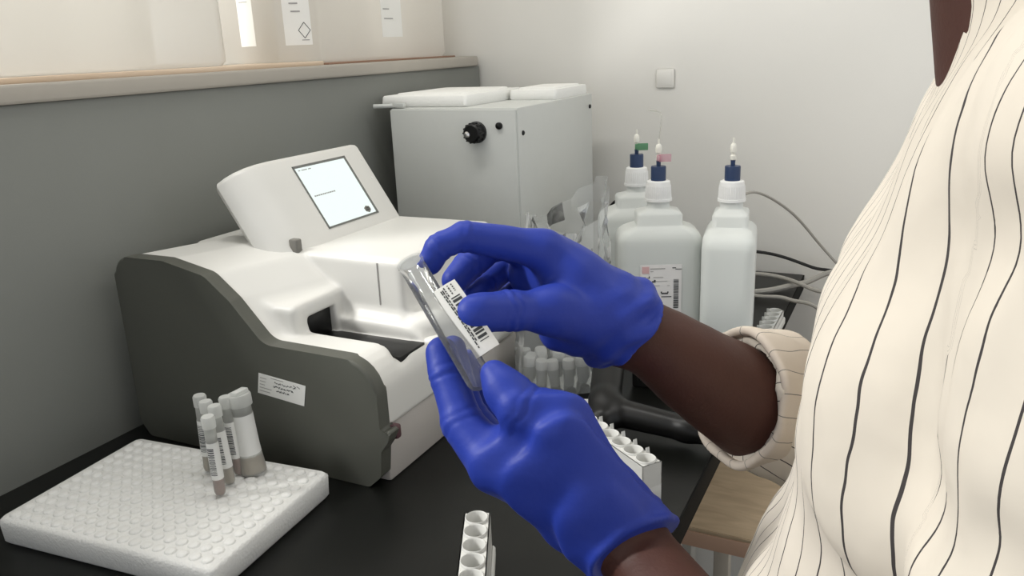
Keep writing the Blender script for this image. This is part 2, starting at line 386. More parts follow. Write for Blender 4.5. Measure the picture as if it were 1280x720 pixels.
def flat_label(t, o, u, v, w, h, marks, name='label'):
    b = B(); quad(b, o, u, v, -w/2, w/2, 0, h, .0004); lb = obj(name, b, M['carlabel'], t, smooth=False, label='glossy white label')
    for (a0, a1, c0, c1) in marks:
        b = B(); quad(b, o, u, v, a0, a1, c0, c1, .0009); obj('printed_mark', b, M['inkf'], lb, smooth=False)
c1, a, c = carboy(-1.23, -1.022, 1.215, 1.757, .4925, .52, 'large frosted can with three white labels on the shelf, nearest the white wall')
E_ = np.array
v = E_([0, 0, 1.])
u = E_([.048, .048*1.35, 0]); u /= np.linalg.norm(u)
dm = []   # little hazard diamond outline on the corner label
flat_label(c1, E_([a-.024, -c+.0324, .034])+0*u, u, v, .050, .42, [(-.012, .004, .072, .0745), (-.010, .007, .058, .0605), (.006, .020, .008, .0095)])
b = B(); dd = E_([a-.024, -c+.0324, .06])+u*.012
nn = np.cross(u, v)
for k in range(4):
    p0, p1 = [(0, -.014), (.011, 0), (0, .014), (-.011, 0)][k], [(.011, 0), (0, .014), (-.011, 0), (0, -.014)][k]
    tube(b, [dd+u*p0[0]+v*p0[1]+nn*.0008, dd+u*p1[0]+v*p1[1]+nn*.0008], .0006, 4)
obj('hazard_diamond', b, M['ink'], c1, smooth=False)
flat_label(c1, E_([a, .035, .045]), E_([0, 1., 0]), v, .075, .40, [(.012, .032, .078, .096), (-.03, -.008, .055, .057), (-.028, .004, .036, .038), (-.03, -.012, .075, .077)])
flat_label(c1, E_([-.012, -c, .035]), E_([1., 0, 0]), v, .036, .42, [(-.012, .004, .085, .087), (-.012, .008, .078, .079)])
carboy(-1.235, -1.03, .58, 1.06, .4965, .50, 'smaller frosted can on the shelf standing on the wooden plank')
b = B(); box(b, -1.20, -1.012, 1.285, 1.765, .4888, .4928, .001); tag(obj('card_strip', b, M['brown']), 'thin brown card under the large frosted can with labels', 'card')

# wall outlet cover
t = empty('wall_plate', 'small square pale cover plate on the white wall', 'wall plate', (-.519, WY, .426))
b = B(); box(b, -.021, .021, -.006, 0, -.021, .021, .004); obj('cover', b, M['plate'], t)
b = B(); box(b, -.015, .015, -.0066, -.005, -.015, .015, .001); obj('inset', b, M['plate'], t)

# ---------------------------------------------------------------- steel cabinet
X0, X1, Y0, Y1, HB = -.930, -.655, 1.353, 1.737, .402
t = empty('steel_cabinet', 'pale grey steel cabinet with a black knob, in the back corner', 'cabinet', ((X0+X1)/2, (Y0+Y1)/2, 0))
b = B(); box(b, X0, X1, Y0+.004, Y1, .012, HB, .003); obj('body', b, M['steel'], t, True)
b = B(); box(b, X0+.001, X1-.003, Y0-.001, Y0+.004, .015, HB-.003, .0015); obj('front_panel', b, M['steel'], t, True)
for sx in (X0+.03, X1-.03):
    for sy in (Y0+.03, Y1-.03):
        b = B(); lathe(b, [(.012, 0), (.014, .012)], 16, (sx, sy)); obj('foot', b, M['black'], t, True)
def along_y(bm, prof, cx, cz, y, s=-1, n=24):
    rings = [[(cx+r*math.cos(2*PI*i/n), y+s*d, cz+r*math.sin(2*PI*i/n)) for i in range(n)] for r, d in prof]
    return loft(bm, rings)
b = B(); along_y(b, [(.020, 0), (.020, .006), (.0175, .008), (.0175, .022), (.0145, .025)], -.738, .358, Y0-.001)
for k in range(14):
    a = 2*PI*k/14; tube(b, [(-.738+.0178*math.cos(a), Y0-.008, .358+.0178*math.sin(a)), (-.738+.0178*math.cos(a), Y0-.023, .358+.0178*math.sin(a))], .0016, 6)
kn = obj('knob', b, M['black'], t, True)
b = B(); along_y(b, [(.006, 0), (.006, .004), (.003, .006)], -.745, .356, Y0-.025, n=14); obj('shaft_screw', b, M['chrome'], kn, True)
b = B(); along_y(b, [(.0065, 0), (.0065, .004), (.004, .006)], -.691, .370, Y0-.001, n=16); obj('stud', b, M['black'], t, True)
for (yy, zz) in ((1.375, .355), (1.375, .05), (1.72, .375), (1.72, .05)):
    b = B(); n = 14
    loft(b, [[(X1-.0005+d, yy+r*math.cos(2*PI*i/n), zz+r*math.sin(2*PI*i/n)) for i in range(n)] for r, d in [(.0045, 0), (.0045, .002), (.003, .0035)]])
    obj('screw', b, M['black'], t, True)
# steel pin poking out on the left
b = B(); tube(b, [(-.962, 1.346, .4065), (-.925, 1.36, .4065)], .0042, 8); box(b, -.925, -.90, 1.356, 1.366, .4035, .4115, .001); tag(obj('steel_rod', b, M['steel']), 'short pale rod sticking out from the top left edge of the steel cabinet', 'rod')
# foam lids
def lid(cx, cy, w, d, h, rz, label):
    t = empty('foam_slab', label, 'foam slab', (cx, cy, HB), rz, 'foam slabs on the steel cabinet')
    def ring(s, z): return [(p[0], p[1], z) for p in fillet([(-w/2*s, -d/2*s), (w/2*s, -d/2*s), (w/2*s, d/2*s), (-w/2*s, d/2*s)], .008, 3)]
    b = B(); loft(b, [ring(.975, 0), ring(1, .004), ring(.985, h-.003), ring(.965, h)]); obj('base_slab', b, M['foam'], t, ang=50)
    b = B(); loft(b, [ring(.80, h-.001), ring(.78, h+.003), ring(.76, h+.0035)]); obj('raised_panel', b, M['foam'], t, ang=50)
lid(-.868, 1.50, .195, .25, .022, -.0, 'larger white foam slab on the front of the steel cabinet')
lid(-.715, 1.64, .105, .19, .020, .03, 'smaller white foam slab behind the first on the steel cabinet')

# black cable behind the cabinet
b = B(); tube(b, [(-.66, 1.79, .10), (-.62, 1.80, .152), (-.565, 1.79, .158), (-.53, 1.76, .11), (-.52, 1.73, .006)], .0045, 8); tag(obj('power_cable', b, M['cabled']), 'black cable arching out behind the steel cabinet', 'cable')

# ---------------------------------------------------------------- reagent bottles
def bottle(x, y, rz, label, level, tagm=None, lab=False, linepts=None):
    t = empty('reagent_bottle', label, 'bottle', (x, y, 0), rz, 'reagent bottles by the wall')
    w, d = .072, .043
    def ring(a, c, z, r): return [(p[0], p[1], z) for p in fillet([(-a, -c), (a, -c), (a, c), (-a, c)], r, 6)]
    rings = [ring(w-.004, d-.004, 0, .016), ring(w, d, .005, .018)]
    for z in np.linspace(.02, .175, 8): rings.append(ring(w, d, z, .018))
    for z, s in ((.185, .985), (.193, .93), (.199, .84), (.203, .70)): rings.append(ring(w*s, d*(s*.4+.6)*(.99 if s > .9 else .93), z, .017))
    rings += [ring(.042, .030, .2055, .010), ring(.039, .029, .208, .009), ring(.039, .029, .224, .009), ring(.036, .027, .2285, .009), ring(.021, .020, .2335, .016), ring(.019, .019, .236, .017), ring(.019, .019, .252, .017)]
    b = B(); loft(b, rings); obj('body', b, M['hdpe'], t, ang=50)
    def lr(z, s=.965): return ring(w*s, d*s*.985, z, .0165)
    b = B(); loft(b, [lr(.004, .93)]+[lr(z) for z in np.linspace(.008, min(level, .183), 7)]); obj('liquid', b, M['liquid'], t, ang=50)
    b = B(); lathe(b, [(.0215, .246), (.0225, .248), (.0205, .273), (.0195, .279), (.0165, .2805)], 32)
    lathe(b, [(.0232, .246), (.0232, .2505)], 32)
    for k in range(36):
        a = 2*PI*k/36; tube(b, [(.0218*math.cos(a), .0218*math.sin(a), .251), (.0207*math.cos(a), .0207*math.sin(a), .272)], .0006, 4)
    obj('cap', b, M['hcap'], t)
    b = B(); lathe(b, [(.0128, .279), (.0128, .303), (.0122, .3045)], 24); lathe(b, [(.0036, .304), (.0040, .315)], 12); obj('fitting', b, M['blue'], t)
    b = B(); lathe(b, [(.003, .313), (.0048, .315), (.0048, .321), (.003, .323), (.003, .326), (.0050, .327), (.0055, .334), (.0042, .340), (.0018, .342), (.0016, .350)], 14); obj('luer', b, M['luer'], t)
    if tagm:
        b = B(); box(b, .0, .020, -.010, -.0085, .3125, .3255, .0005); box(b, -.004, .004, -.0095, -.004, .314, .324, .0005); obj('tag', b, tagm, t)
    if lab:
        o = np.array([.0, -d-.0006, .0]); u = np.array([1., 0, 0]); v = np.array([0, 0, 1.])
        b = B(); quad(b, o, u, v, -.034, .036, .055, .143); lb = obj('label', b, M['blabel'], t, smooth=False, label='white printed label with a barcode')
        b = B(); quad(b, o, u, v, -.031, -.019, .128, .140, .0005); obj('pink_mark', b, M['pink'], lb, smooth=False)
        b = B()
        for (a0, a1, b0, b1) in ((-.017, .008, .1355, .137), (-.017, -.012, .131, .132), (-.031, -.024, .121, .1222), (-.012, .005, .121, .1218), (-.012, .012, .114, .1146), (-.020, -.001, .106, .1068), (.012, .016, .106, .1066), (-.031, -.027, .099, .1), (-.017, -.012, .099, .0996)):
            quad(b, o, u, v, a0, a1, b0, b1, .0005)
        obj('faint_print', b, M['inkf'], lb, smooth=False)
        b = B()
        for (a0, a1, b0, b1) in ((-.0305, -.0275, .112, .1135), (-.028, -.0262, .113, .1165), (-.022, -.018, .1195, .1205), (-.0195, -.018, .1205, .123), (-.014, -.008, .112, .1145), (-.011, -.008, .1145, .1165), (-.0300, -.0270, .1045, .107),
                                 (.002, .013, .091, .0935), (.0008, .003, .0925, .0955), (.012, .014, .0925, .0955), (.020, .026, .1365, .138), (.025, .036, .1345, .1355), (.002, .019, .0855, .087)):
            quad(b, o, u, v, a0, a1, b0, b1, .0005)
        z = .117; r2 = random.Random(3)
        while z > .066:
            th = r2.choice((.0006, .0006, .0012, .0018)); quad(b, o, u, v, .0225, .031, z-th, z, .0005); z -= th+r2.choice((.0006, .0009, .0012))
        obj('print', b, M['ink'], lb, smooth=False)
    return t
bottle(-.391, 1.350, .40, 'front milky bottle with a printed barcode label and pink tag', .183, M['pinktag'], True)
bottle(-.474, 1.490, .44, 'milky bottle with a green tag standing behind the others', .16, M['green'])
bottle(-.272, 1.375, -1.42, 'rightmost milky bottle, turned edge on, three quarters full', .178)
# thin lines rising from the bottles
b = B(); tube(b, [(-.391, 1.350, .349), (-.388, 1.352, .375), (-.392, 1.36, .392), (-.415, 1.37, .396)], .0011, 6); tag(obj('thin_tubing', b, M['line']), 'thin clear line curling up from the front bottle', 'tubing')
b = B(); tube(b, [(-.285, 1.43, .235), (-.255, 1.52, .235), (-.205, 1.62, .18), (-.15, 1.68, .10), (-.10, 1.70, .04)], .0026, 6); tag(obj('grey_tubing', b, M['cable']), 'grey tubing sloping down behind the rightmost bottle', 'tubing')
# cables at the end of the bench
for (pts, r, m, lab) in [
    ([(-.36, 1.70, .028), (-.25, 1.72, .024), (-.17, 1.69, .012), (-.08, 1.68, -.03), (.05, 1.70, -.3)], .0045, 'cable', 'grey cable, uppermost of those at the end of the bench'),
    ([(-.36, 1.62, .006), (-.26, 1.66, .006), (-.19, 1.73, .010), (-.10, 1.76, .02), (.02, 1.77, -.2)], .006, 'cable', 'thick pale cable crossing under the uppermost one'),
    ([(-.38, 1.66, .012), (-.27, 1.62, .008), (-.20, 1.62, .006), (-.12, 1.60, -.03), (-.02, 1.62, -.3)], .004, 'cable', 'thin pale cable nearest the rack at the end of the bench'),
    ([(-.42, 1.80, .05), (-.28, 1.80, .052), (-.18, 1.79, .03), (-.10, 1.79, .0), (.0, 1.80, -.2)], .0035, 'cabled', 'dark cable along the foot of the white wall')]:
    b = B(); tube(b, pts, r, 8); tag(obj('cable', b, M[m]), lab, 'cable', 'cables at the end of the bench')

# ---------------------------------------------------------------- side table below the bench end
t = empty('side_table', 'low wooden table with pale legs beside the bench', 'table', (-.05, 1.28, -.85))
b = B(); box(b, -.32, .34, 1.081, 1.56, -.2015, -.2, 0); box(b, -.32, .34, 1.0795, 1.56, -.206, -.2008, .001); obj('top', b, M['desk'], t, True)
b = B(); box(b, -.32, .34, 1.078, 1.56, -.232, -.206, .002); obj('edge', b, M['deskedge'], t, True)
for (x, y) in ((-.295, 1.105), (-.02, 1.105), (.31, 1.105), (-.295, 1.535), (.31, 1.535)):
    b = B(); box(b, x-.016, x+.016, y-.016, y+.016, -.85, -.232, .002); obj('leg', b, M['deskleg'], t, True)

# ================================================================ the analyser
t = empty('blood_analyser', 'white and grey bench analyser with a tilted lit screen', 'analyser', (-.75, .92, 0))
prof = [(-.955, .02), (-.955, .262), (-.86, .262), (-.79, .248), (-.752, .218), (-.705, .167), (-.5405, .1645), (-.540, .075), (-.525, .082), (-.530, .066), (-.541, .051), (-.545, .017), (-.563, .0), (-.60, -.0), (-.94, .0)]
pf = fillet(prof, [.02, .03, .02, .03, .03, .03, .05, .004, .003, .003, .006, .008, .01, 0, .01], 8)
b = B(); prism(b, pf, lambda p, q, d: (p, d, q+.0005), .712, .733, .0045, 3); gp = obj('side_panel', b, M['gpanel'], t, True, ang=50, label='dark grey side panel')
pf2 = fillet([(-.955, .02), (-.955, .261), (-.86, .261), (-.79, .247), (-.752, .217), (-.705, .166), (-.541, .1635), (-.541, .076), (-.56, .07), (-.56, .005), (-.94, .005)], [.02, .03, .02, .03, .03, .03, .05, .004, .004, .0, .0], 7)
def shell(P):
    x, y, z = P[:, 0], P[:, 1], P[:, 2]
    d = poly2(x-.042*np.clip((y-.735)/.11, 0, 1)*np.clip((z-.165)/.04, 0, 1), z, pf2)
    w = smax(d, np.abs(y-.798)-.072, .004)
    hood = rbox(P, (-.76, .752, .166), (-.686, .875, .205), .009)
    w = smin(w, hood, .012)
    w = smax(w, -rbox(P, (-.6845, .777, .146), (-.40, .8365, .3), .003), .004)
    w = smax(w, -rbox(P, (-.6845, .742, .172), (-.60, .8365, .3), .004), .006)
    main = rbox(P, (-.955, .850, .005), (-.585, 1.105, .250), .010)
    low = rbox(P, (-.90, .852, .070), (-.541, 1.105, .178), .022)
    roll = cap(P, (-.655, .857, .156), (-.575, .857, .152), .021)
    m = smin(main, smin(low, roll, .01), .012)
    d = smin(w, m, .006)
    d = smax(d, -rbox(P, (-.80, .778, .1465), (-.66, .833, .184), .002), .002)   # tunnel for the racks
    d = smax(d, -cap(P, (-.545, .783, .158), (-.50, .760, .140), .016), .008)     # the channel's flared mouth
    return d
sdf_obj('shell', shell, (-.97, .72, -.005), (-.50, 1.12, .275), .0024, M['white'], t, it=2)
b = B(); box(b, -.80, -.549, .7785, .8355, .138, .1474, .001); box(b, -.797, -.695, .7785, .8325, .147, .1835, .001); obj('rack_channel', b, M['black'], t, True, label='black sample channel')
b = B(); box(b, -.5575, -.537, .838, .866, .09, .150, .005, 3); obj('channel_stop', b, M['white'], t, True)
b = B(); box(b, -.94, -.546, .733, 1.10, .0, .074, .004); obj('skirt', b, M['skirt'], t, True)
b = B(); box(b, -.546, -.528, .729, .740, .062, .080, .003); obj('hinge_tab', b, M['plum'], t, True)
b = B(); prism(b, fillet([(-.007, -.006), (.008, -.006), (.008, .006), (-.007, .006)], .003, 3), lambda p, q, d: (-.760+p, .852+q, d), .246, .2665, .002); obj('latch', b, M['latch'], t, True)
b = B(); tube(b, [(-.612, .852, .176), (-.612, .848, .170), (-.612, .849, .164)], .0022, 8); obj('lock_pin', b, M['luer'], t, True)
b = B(); box(b, -.6245, -.6233, .8488, .8525, .186, .243); obj('panel_seam', b, M['inkf'], t, True)
# tilted display head
n_ = np.array([.84, 0, .545]); n_ /= np.linalg.norm(n_); v_ = np.array([-n_[2], 0, n_[0]]); P0 = np.array([-.75, 0, .251])
def hp(u, n, v): return P0+np.array([0, u, 0])+n_*n+v_*v
foot = [(1.098, -.004), (1.098, -.075), (.823, -.085), (.823, -.045)]
arc = [(.823, -.045), (.826, -.030), (.834, -.0175), (.848, -.008), (.866, -.0025), (.888, 0)]
ft = [(1.098, -.095), (.93, -.095), (.885, -.088), (.855, -.076), (.835, -.061)]+arc+[(1.092, 0), (1.0965, -.0018), (1.098, -.006)]
b = B()
rings = []
for v, ins in ((-.002, 0), (0, 0), (.05, 0), (.10, 0), (.132, 0), (.1365, .0012), (.1395, .0045)):
    cu = .96
    rings.append([tuple(hp(cu+(u-cu)*(1-ins/.13), -.06+(n+.06)*(1-ins/.06), v)) for u, n in ft])
# keep the back of the head above the shell and off the partition
rings = [[(max(p[0], -.962), p[1], p[2]) for p in r] for r in rings]
loft(b, rings); hd = obj('display_head', b, M['white'], t, True, ang=35)
def uvq(bm, a0, a1, b0, b1, l): quad(bm, P0, np.array([0, 1., 0]), v_, a0, a1, b0, b1, l)
b = B()
for (a0, a1, b0, b1) in ((.926, 1.051, .1175, .1215), (1.046, 1.051, .016, .1215), (.926, 1.051, .016, .019), (.926, .929, .016, .1215)): uvq(b, a0, a1, b0, b1, .0006)
obj('bezel', b, M['bezel'], hd, True, smooth=False)
b = B(); uvq(b, .929, 1.046, .019, .1175, .0003); sc = obj('screen', b, M['screen'], hd, True, smooth=False, label='lit white screen')
b = B()
x = .936; r2 = random.Random(5)
while x < .985:
    w = r2.uniform(.0015, .004); uvq(b, x, x+w, .0685, .0705, .0008); x += w+.0012
obj('screen_text', b, M['inkf'], sc, True, smooth=False)
for (a0, a1) in ((.934, .938), (.941, .953), (.956, .962)):
    b = B(); uvq(b, a0, a1, .1125, .1138, .0008); obj('screen_caption', b, M['inkf'], sc, True, smooth=False)
b = B(); pts = [(1.023, .030), (1.029, .033), (1.036, .031), (1.037, .025), (1.031, .021), (1.024, .024)]
prism(b, pts, lambda p, q, d: tuple(hp(p, d, q)), .0004, .001); obj('screen_button', b, M['latch'], sc, True, smooth=False)
b = B(); uvq(b, 1.026, 1.034, .0255, .0265, .0014); uvq(b, 1.028, 1.034, .0285, .0295, .0014); obj('button_icon', b, M['ink'], sc, True, smooth=False)
for (u, v) in ((1.086, .108), (1.084, .075)):
    b = B(); tube(b, [hp(u, -.0005, v), hp(u, .0008, v)], .0016, 8); obj('indicator_dot', b, M['hcap'], hd, True)
# sticker with handwriting
o = np.array([-.7245, .7115, .1005]); u = np.array([.0735, 0, -.0068]); u /= np.linalg.norm(u); v = np.array([0.006, 0, .0285]); v /= np.linalg.norm(v)
b = B(); quad(b, o, u, v, 0, .074, 0, .0285); lb = obj('sticker', b, M['paper'], t, True, smooth=False, label='white sticker with handwriting')
b = B()
for k, (w0, w1) in enumerate(((.003, .013), (.003, .012), (.003, .011), (.003, .022), (.003, .020))): quad(b, o, u, v, w0, w1, .0225-k*.0045, .0232-k*.0045, .0005)
quad(b, o, u, v, .020, .040, .0255, .0262, .0005)
obj('printed_lines', b, M['inkf'], lb, True, smooth=False)
b = B(); r2 = random.Random(11); n = np.cross(u, v)
for row, (s, e) in enumerate(((.026, .060), (.025, .056), (.030, .047))):
    x = s
    while x < e:
        L = r2.uniform(.003, .006); P = []
        for k in range(7): P.append(o+u*(x+L*k/6)+v*(.021-row*.0055+r2.uniform(-.0014, .0014))-n*0)
        P = [p+np.array([0, -.0005, 0]) for p in P]; tube(b, P, .00035, 4, sub=3); x += L+.0012
for k in range(2): tube(b, [o+u*(.055+.006*k)+v*.0245+np.array([0, -.0005, 0]), o+u*(.060+.006*k)+v*.0225+np.array([0, -.0005, 0])], .0004, 4)
obj('handwriting', b, M['ink'], lb, True, smooth=False)

# ================================================================ polystyrene tray and the tubes standing in it
TA = math.radians(4.4)
FT = .032
t = empty('foam_tray', 'white polystyrene tray with rows of round bumps at the front left', 'tray', (-.595, .681, 0), TA)
W, D = .30, .205
def tring(i, z): return [(p[0], p[1], z) for p in fillet([(-W+i, -D+i), (-i, -D+i), (-i, -i), (-W+i, -i)], .007, 3)]
b = B(); loft(b, [tring(.004, 0), tring(.001, .004), tring(0, FT-.004), tring(.0035, FT)])
for i in range(18):
    for j in range(12):
        cx, cy = -.0165-i*.0158, -.0150-j*.0160
        r = .0068
        lathe(b, [(r, FT-.001), (r*.93, FT+.0009), (r*.72, FT+.0019), (r*.35, FT+.0025)], 12, (cx, cy))
obj('tray_block', b, M['foamd'], t, ang=60)
def on_tray(px, py): return onz(px, py, FT+.003)
def skirted(px, py, lean, label):
    p = on_tray(px, py); t = empty('sample_tube', label, 'tube', tuple(p), 0, 'sample tubes by the analyser'); t.rotation_euler = lean
    b = B(); lathe(b, [(.0155, 0), (.0150, .010), (.0125, .035), (.0118, .060), (.0118, .088)], 24); obj('tube', b, M['vialp'], t)
    b = B(); lathe(b, [(.0138, .0015), (.0130, .010), (.0118, .026)], 20); obj('sample', b, M['straw'], t)
    b = B(); lathe(b, [(.0137, .022), (.0129, .035), (.0122, .074)], 24, cap0=False, cap1=False); obj('label', b, M['paper'], t, label='white paper label')
    b = B(); lathe(b, [(.0105, .080), (.0105, .084), (.0140, .085), (.0140, .097), (.0128, .099)], 24); box(b, -.003, .008, -.010, .010, .098, .104, .002); obj('cap', b, M['cupp'], t)
def thin(px, py, lean, label, m, L=.085):
    p = on_tray(px, py); t = empty('blood_tube', label, 'tube', tuple(p), 0, 'sample tubes by the analyser'); t.rotation_euler = lean
    b = B(); lathe(b, [(.002, 0), (.0052, .0015), (.0064, .006), (.0065, L)], 18); obj('tube', b, M['vialp'], t)
    b = B(); lathe(b, [(.002, .001), (.0048, .0025), (.0058, .007), (.0058, .028)], 16); obj('sample', b, m, t)
    b = B(); lathe(b, [(.0068, .022), (.0068, .068)], 18, cap0=False, cap1=False); lb = obj('label', b, M['paper'], t, label='white barcode label')
    b = B(); r2 = random.Random(int(px))
    z = .028
    while z < .062:
        th = r2.choice((.0005, .0008, .0013))
        for a in np.linspace(-1.9, -.7, 7)[:-1]:
            a2 = a+.2; c = np.array([.0069*math.cos(a), .0069*math.sin(a), z]); d = np.array([.0069*math.cos(a2), .0069*math.sin(a2), z])
            vs = [bv for bv in (b.verts.new(c), b.verts.new(d), b.verts.new(d+[0, 0, th]), b.verts.new(c+[0, 0, th]))]; b.faces.new(vs)
        z += th+r2.choice((.0006, .0010))
    obj('barcode', b, M['ink'], lb)
    b = B(); lathe(b, [(.0060, L-.006), (.0060, L), (.0075, L+.0005), (.0078, L+.012), (.0066, L+.014)], 18); obj('cap', b, M['cupp'], t)
skirted(317, 588, (0, -.07, 0), 'widest clear tube with a cloudy cap, rightmost beside the grey side panel')
thin(300, 592, (0, -.06, 0), 'slim tube of reddish brown sample just left of the widest tube', M['amber'])
thin(288, 604, (.02, -.05, 0), 'slim barcoded tube in front of the reddish one', M['straw'])
thin(274, 598, (.0, -.03, 0), 'slim tube third to the left of the widest tube', M['straw'])
thin(276, 618, (.03, .02, 0), 'slim tube nearest the camera in the tray group', M['amber'])
thin(262, 588, (.0, .03, 0), 'slim leaning tube at the left end of the tray group', M['straw'])

# ================================================================ sample racks
def rack(x, y, rz, n, label, h=.055, fins=True):
    p = .0242; t = empty('sample_rack', label, 'rack', (x, y, 0), rz, 'white single row sample racks')
    L = n*p; w = .0133; zt = h-.003; zb = max(.004, h-.032); R = .0104
    b = B(); box(b, 0, L, -w, w, 0, zb, .0005); box(b, 0, L, -w, -w+.0012, zb-.0005, zt); box(b, 0, L, w-.0012, w, zb-.0005, zt); box(b, 0, .0012, -w, w, zb-.0005, zt); box(b, L-.0012, L, -w, w, zb-.0005, zt)
    pr = fillet([(w, 0), (w+.0035, 0), (w+.0035, .010), (w, .015)], .001, 2)
    prism(b, pr, lambda a, z, d: (d, a, z), 0, L, .0004)
    N = 32
    for k in range(n):
        c = (k+.5)*p; a0, c0 = [], []
        for i in range(N):
            th = 2*PI*i/N; u, v = math.cos(th), math.sin(th); m = max(abs(u), abs(v))
            a0.append(b.verts.new((c+u/m*p/2, v/m*w, zt))); c0.append(b.verts.new((c+R*u, R*v, zt)))
        for i in range(N): b.faces.new((a0[i], a0[(i+1) % N], c0[(i+1) % N], c0[i]))
    obj('rack_body', b, M['rack'], t)
    for k in range(n):
        cx = (k+.5)*p
        b = B(); lathe(b, [(R+.0016, zt-.001), (R+.0016, h-.0008), (R+.0008, h), (R-.0002, h-.001), (R-.0006, zb+.0006)], 32, (cx, 0), cap0=False, cap1=False)
        q = obj('well', b, M['rack'], t, ang=60)
        b = B(); lathe(b, [(R-.0008, zb+.0002), (R-.0008, zb+.0014)], 24, (cx, 0)); obj('well_floor', b, M['rackin'], q)  # floor coloured darker than the rack, painted shade of the deep hole
        if fins:
            b = B(); prism(b, [(cx+.0095, zt-.001), (cx+.0118, zt-.001), (cx+.0118, h+.0045), (cx+.0110, h+.005)], lambda p_, q_, d_: (p_, d_, q_), -w, -w+.005, .0003); obj('fin', b, M['rack'], t)
    return t
#rack direction helpers: from first well towards the last
def rack_between(p0, p1, n, label, h=.055, fins=True):
    a = np.array(p0); d = np.array(p1)-a; return rack(a[0], a[1], math.atan2(d[1], d[0]), n, label, h, fins)
rack_between((-.372, .640), (-.315, .520), 8, 'white rack standing alone on the black bench in front of the gloved hands', .055, False)
rack_between((-.236, .803), (-.330, .872), 8, 'white rack partly hidden behind the lower gloved hand')
rack_between((-.2065, 1.49), (-.2075, 1.27), 9, 'white rack at the far end of the bench beside the rightmost bottle', .028)

# ================================================================ bag of cups
bx, by = -.466, 1.092
NT, NH = 30, 11
jit = rng.normal(0, 1, (NH+1, NT, 3))
def bagv(i, j):
    th, h = 2*PI*i/NT, j/NH
    c0, s0 = math.cos(th), math.sin(th)
    sq = 1/max(abs(c0), abs(s0))**.55                           # boxy foot, flat mouth
    rx = .076*(1-.24*h)*sq; ry = (.048*(1-h)**.8+.010)*sq
    top = .275+.030*math.cos(th-.9)*h+.016*math.sin(2*th+.6)
    x, y, z = rx*c0+.012*h*h, ry*s0+.010*math.sin(3*c0+4*h), .002+top*h
    k = .0015+.0034*min(1, 2.2*max(0, h-.12))
    x += k*jit[j, i, 0]; y += k*jit[j, i, 1]; z += .6*k*jit[j, i, 2]*(h > .05)
    c, s = math.cos(.42), math.sin(.42)
    return (bx+c*x-s*y, by+s*x+c*y, max(z, .0015))
b = B(); loft(b, [[bagv(i, j) for i in range(NT)] for j in range(NH+1)], cap0=True, cap1=False)
tag(obj('plastic_bag', b, M['bag'], ang=25), 'crumpled clear plastic bag of cups standing open in front of the steel cabinet', 'bag')
def cup(x, y, z, rot, label):
    t = empty('sample_cup', label, 'cup', (x, y, z), 0, 'cloudy cups in the clear bag'); t.rotation_euler = rot
    b = B(); lathe(b, [(.0070, 0), (.0078, .002), (.0086, .030)], 16); obj('cup', b, M['cupp'], t)
    b = B(); lathe(b, [(.0092, .028), (.0095, .030), (.0095, .040), (.0086, .042)], 16); obj('cap', b, M['hcap'], t)
for j in range(3):
    for i in range(6):
        th = rng.uniform(-.12, .12); x0 = -.0545+i*.0212+.004*(j % 2); y0 = -.024+j*.0215
        c, s = math.cos(.42), math.sin(.42); zz = .005+rng.uniform(0, .012)
        cup(bx+c*x0-s*y0, by+s*x0+c*y0, zz, (rng.uniform(-.10, .10), th, 0), 'cloudy sample cup with a white cap inside the clear bag')

# ================================================================ handheld scanner and dark adapter
SA = np.array([-.385, 1.005, .0]); SB = np.array([-.222, .945, .0])
hx = [np.array(p) for p in ((-.372, 1.050, .060), (-.362, 1.010, .052), (-.352, .965, .036), (-.350, .945, .030))]
def scan(P):
    d = cap(P, (-.376, 1.052, .058), (-.352, .968, .036), .023, .0215)
    d = smin(d, cap(P, (-.352, .968, .036), (-.345, .940, .027), .0215, .020), .01)
    hdl = smin(cap(P, (-.335, .962, .030), (-.235, .958, .024), .0195, .0165), cap(P, (-.235, .958, .024), (-.19, .953, .022), .0165, .013), .01)
    d = smin(d, hdl, .014); return np.maximum(d, -(P[:, 2]-.0015))
t = empty('handheld_scanner', 'black handheld barcode scanner lying on the bench', 'scanner', (-.33, .97, 0))
sdf_obj('scanner_body', scan, (-.42, .89, -.004), (-.14, 1.09, .10), .002, M['black'], t, it=3)
b = B(); q = atd(730, 511, .965)
Ds = np.linspace(.8, 1.1, 601); Ps = np.array([atd(731, 509, d) for d in Ds], np.float32); sp = Ps[int(np.argmax(scan(Ps) < .0006))].astype(float)
b = B(); quad(b, sp, CR, CU, -.0032, .0032, -.008, .008); obj('sticker', b, M['paper'], t, True, smooth=False)
b = B(); tube(b, [(-.362, .935, .026), (-.340, .9185, .024)], .0055, 10); obj('trigger', b, M['blackm'], t, True)
b = B(); tube(b, [(-.182, .952, .020), (-.208, .99, .004), (-.222, 1.05, .004), (-.222, 1.13, .004), (-.235, 1.22, .004)][::-1], .003, 8); obj('cord', b, M['cabled'], t, True)
t = empty('power_adapter', 'black ribbed power adapter on the bench behind the scanner', 'adapter', (-.305, 1.155, 0), .1)
b = B(); box(b, -.06, .058, -.035, .035, 0, .05, .004); obj('case', b, M['blackm'], t)
for k in range(9):
    b = B(); box(b, -.05+k*.012, -.046+k*.012, -.0375, -.034, .012, .044, .0008); obj('rib', b, M['black'], t)

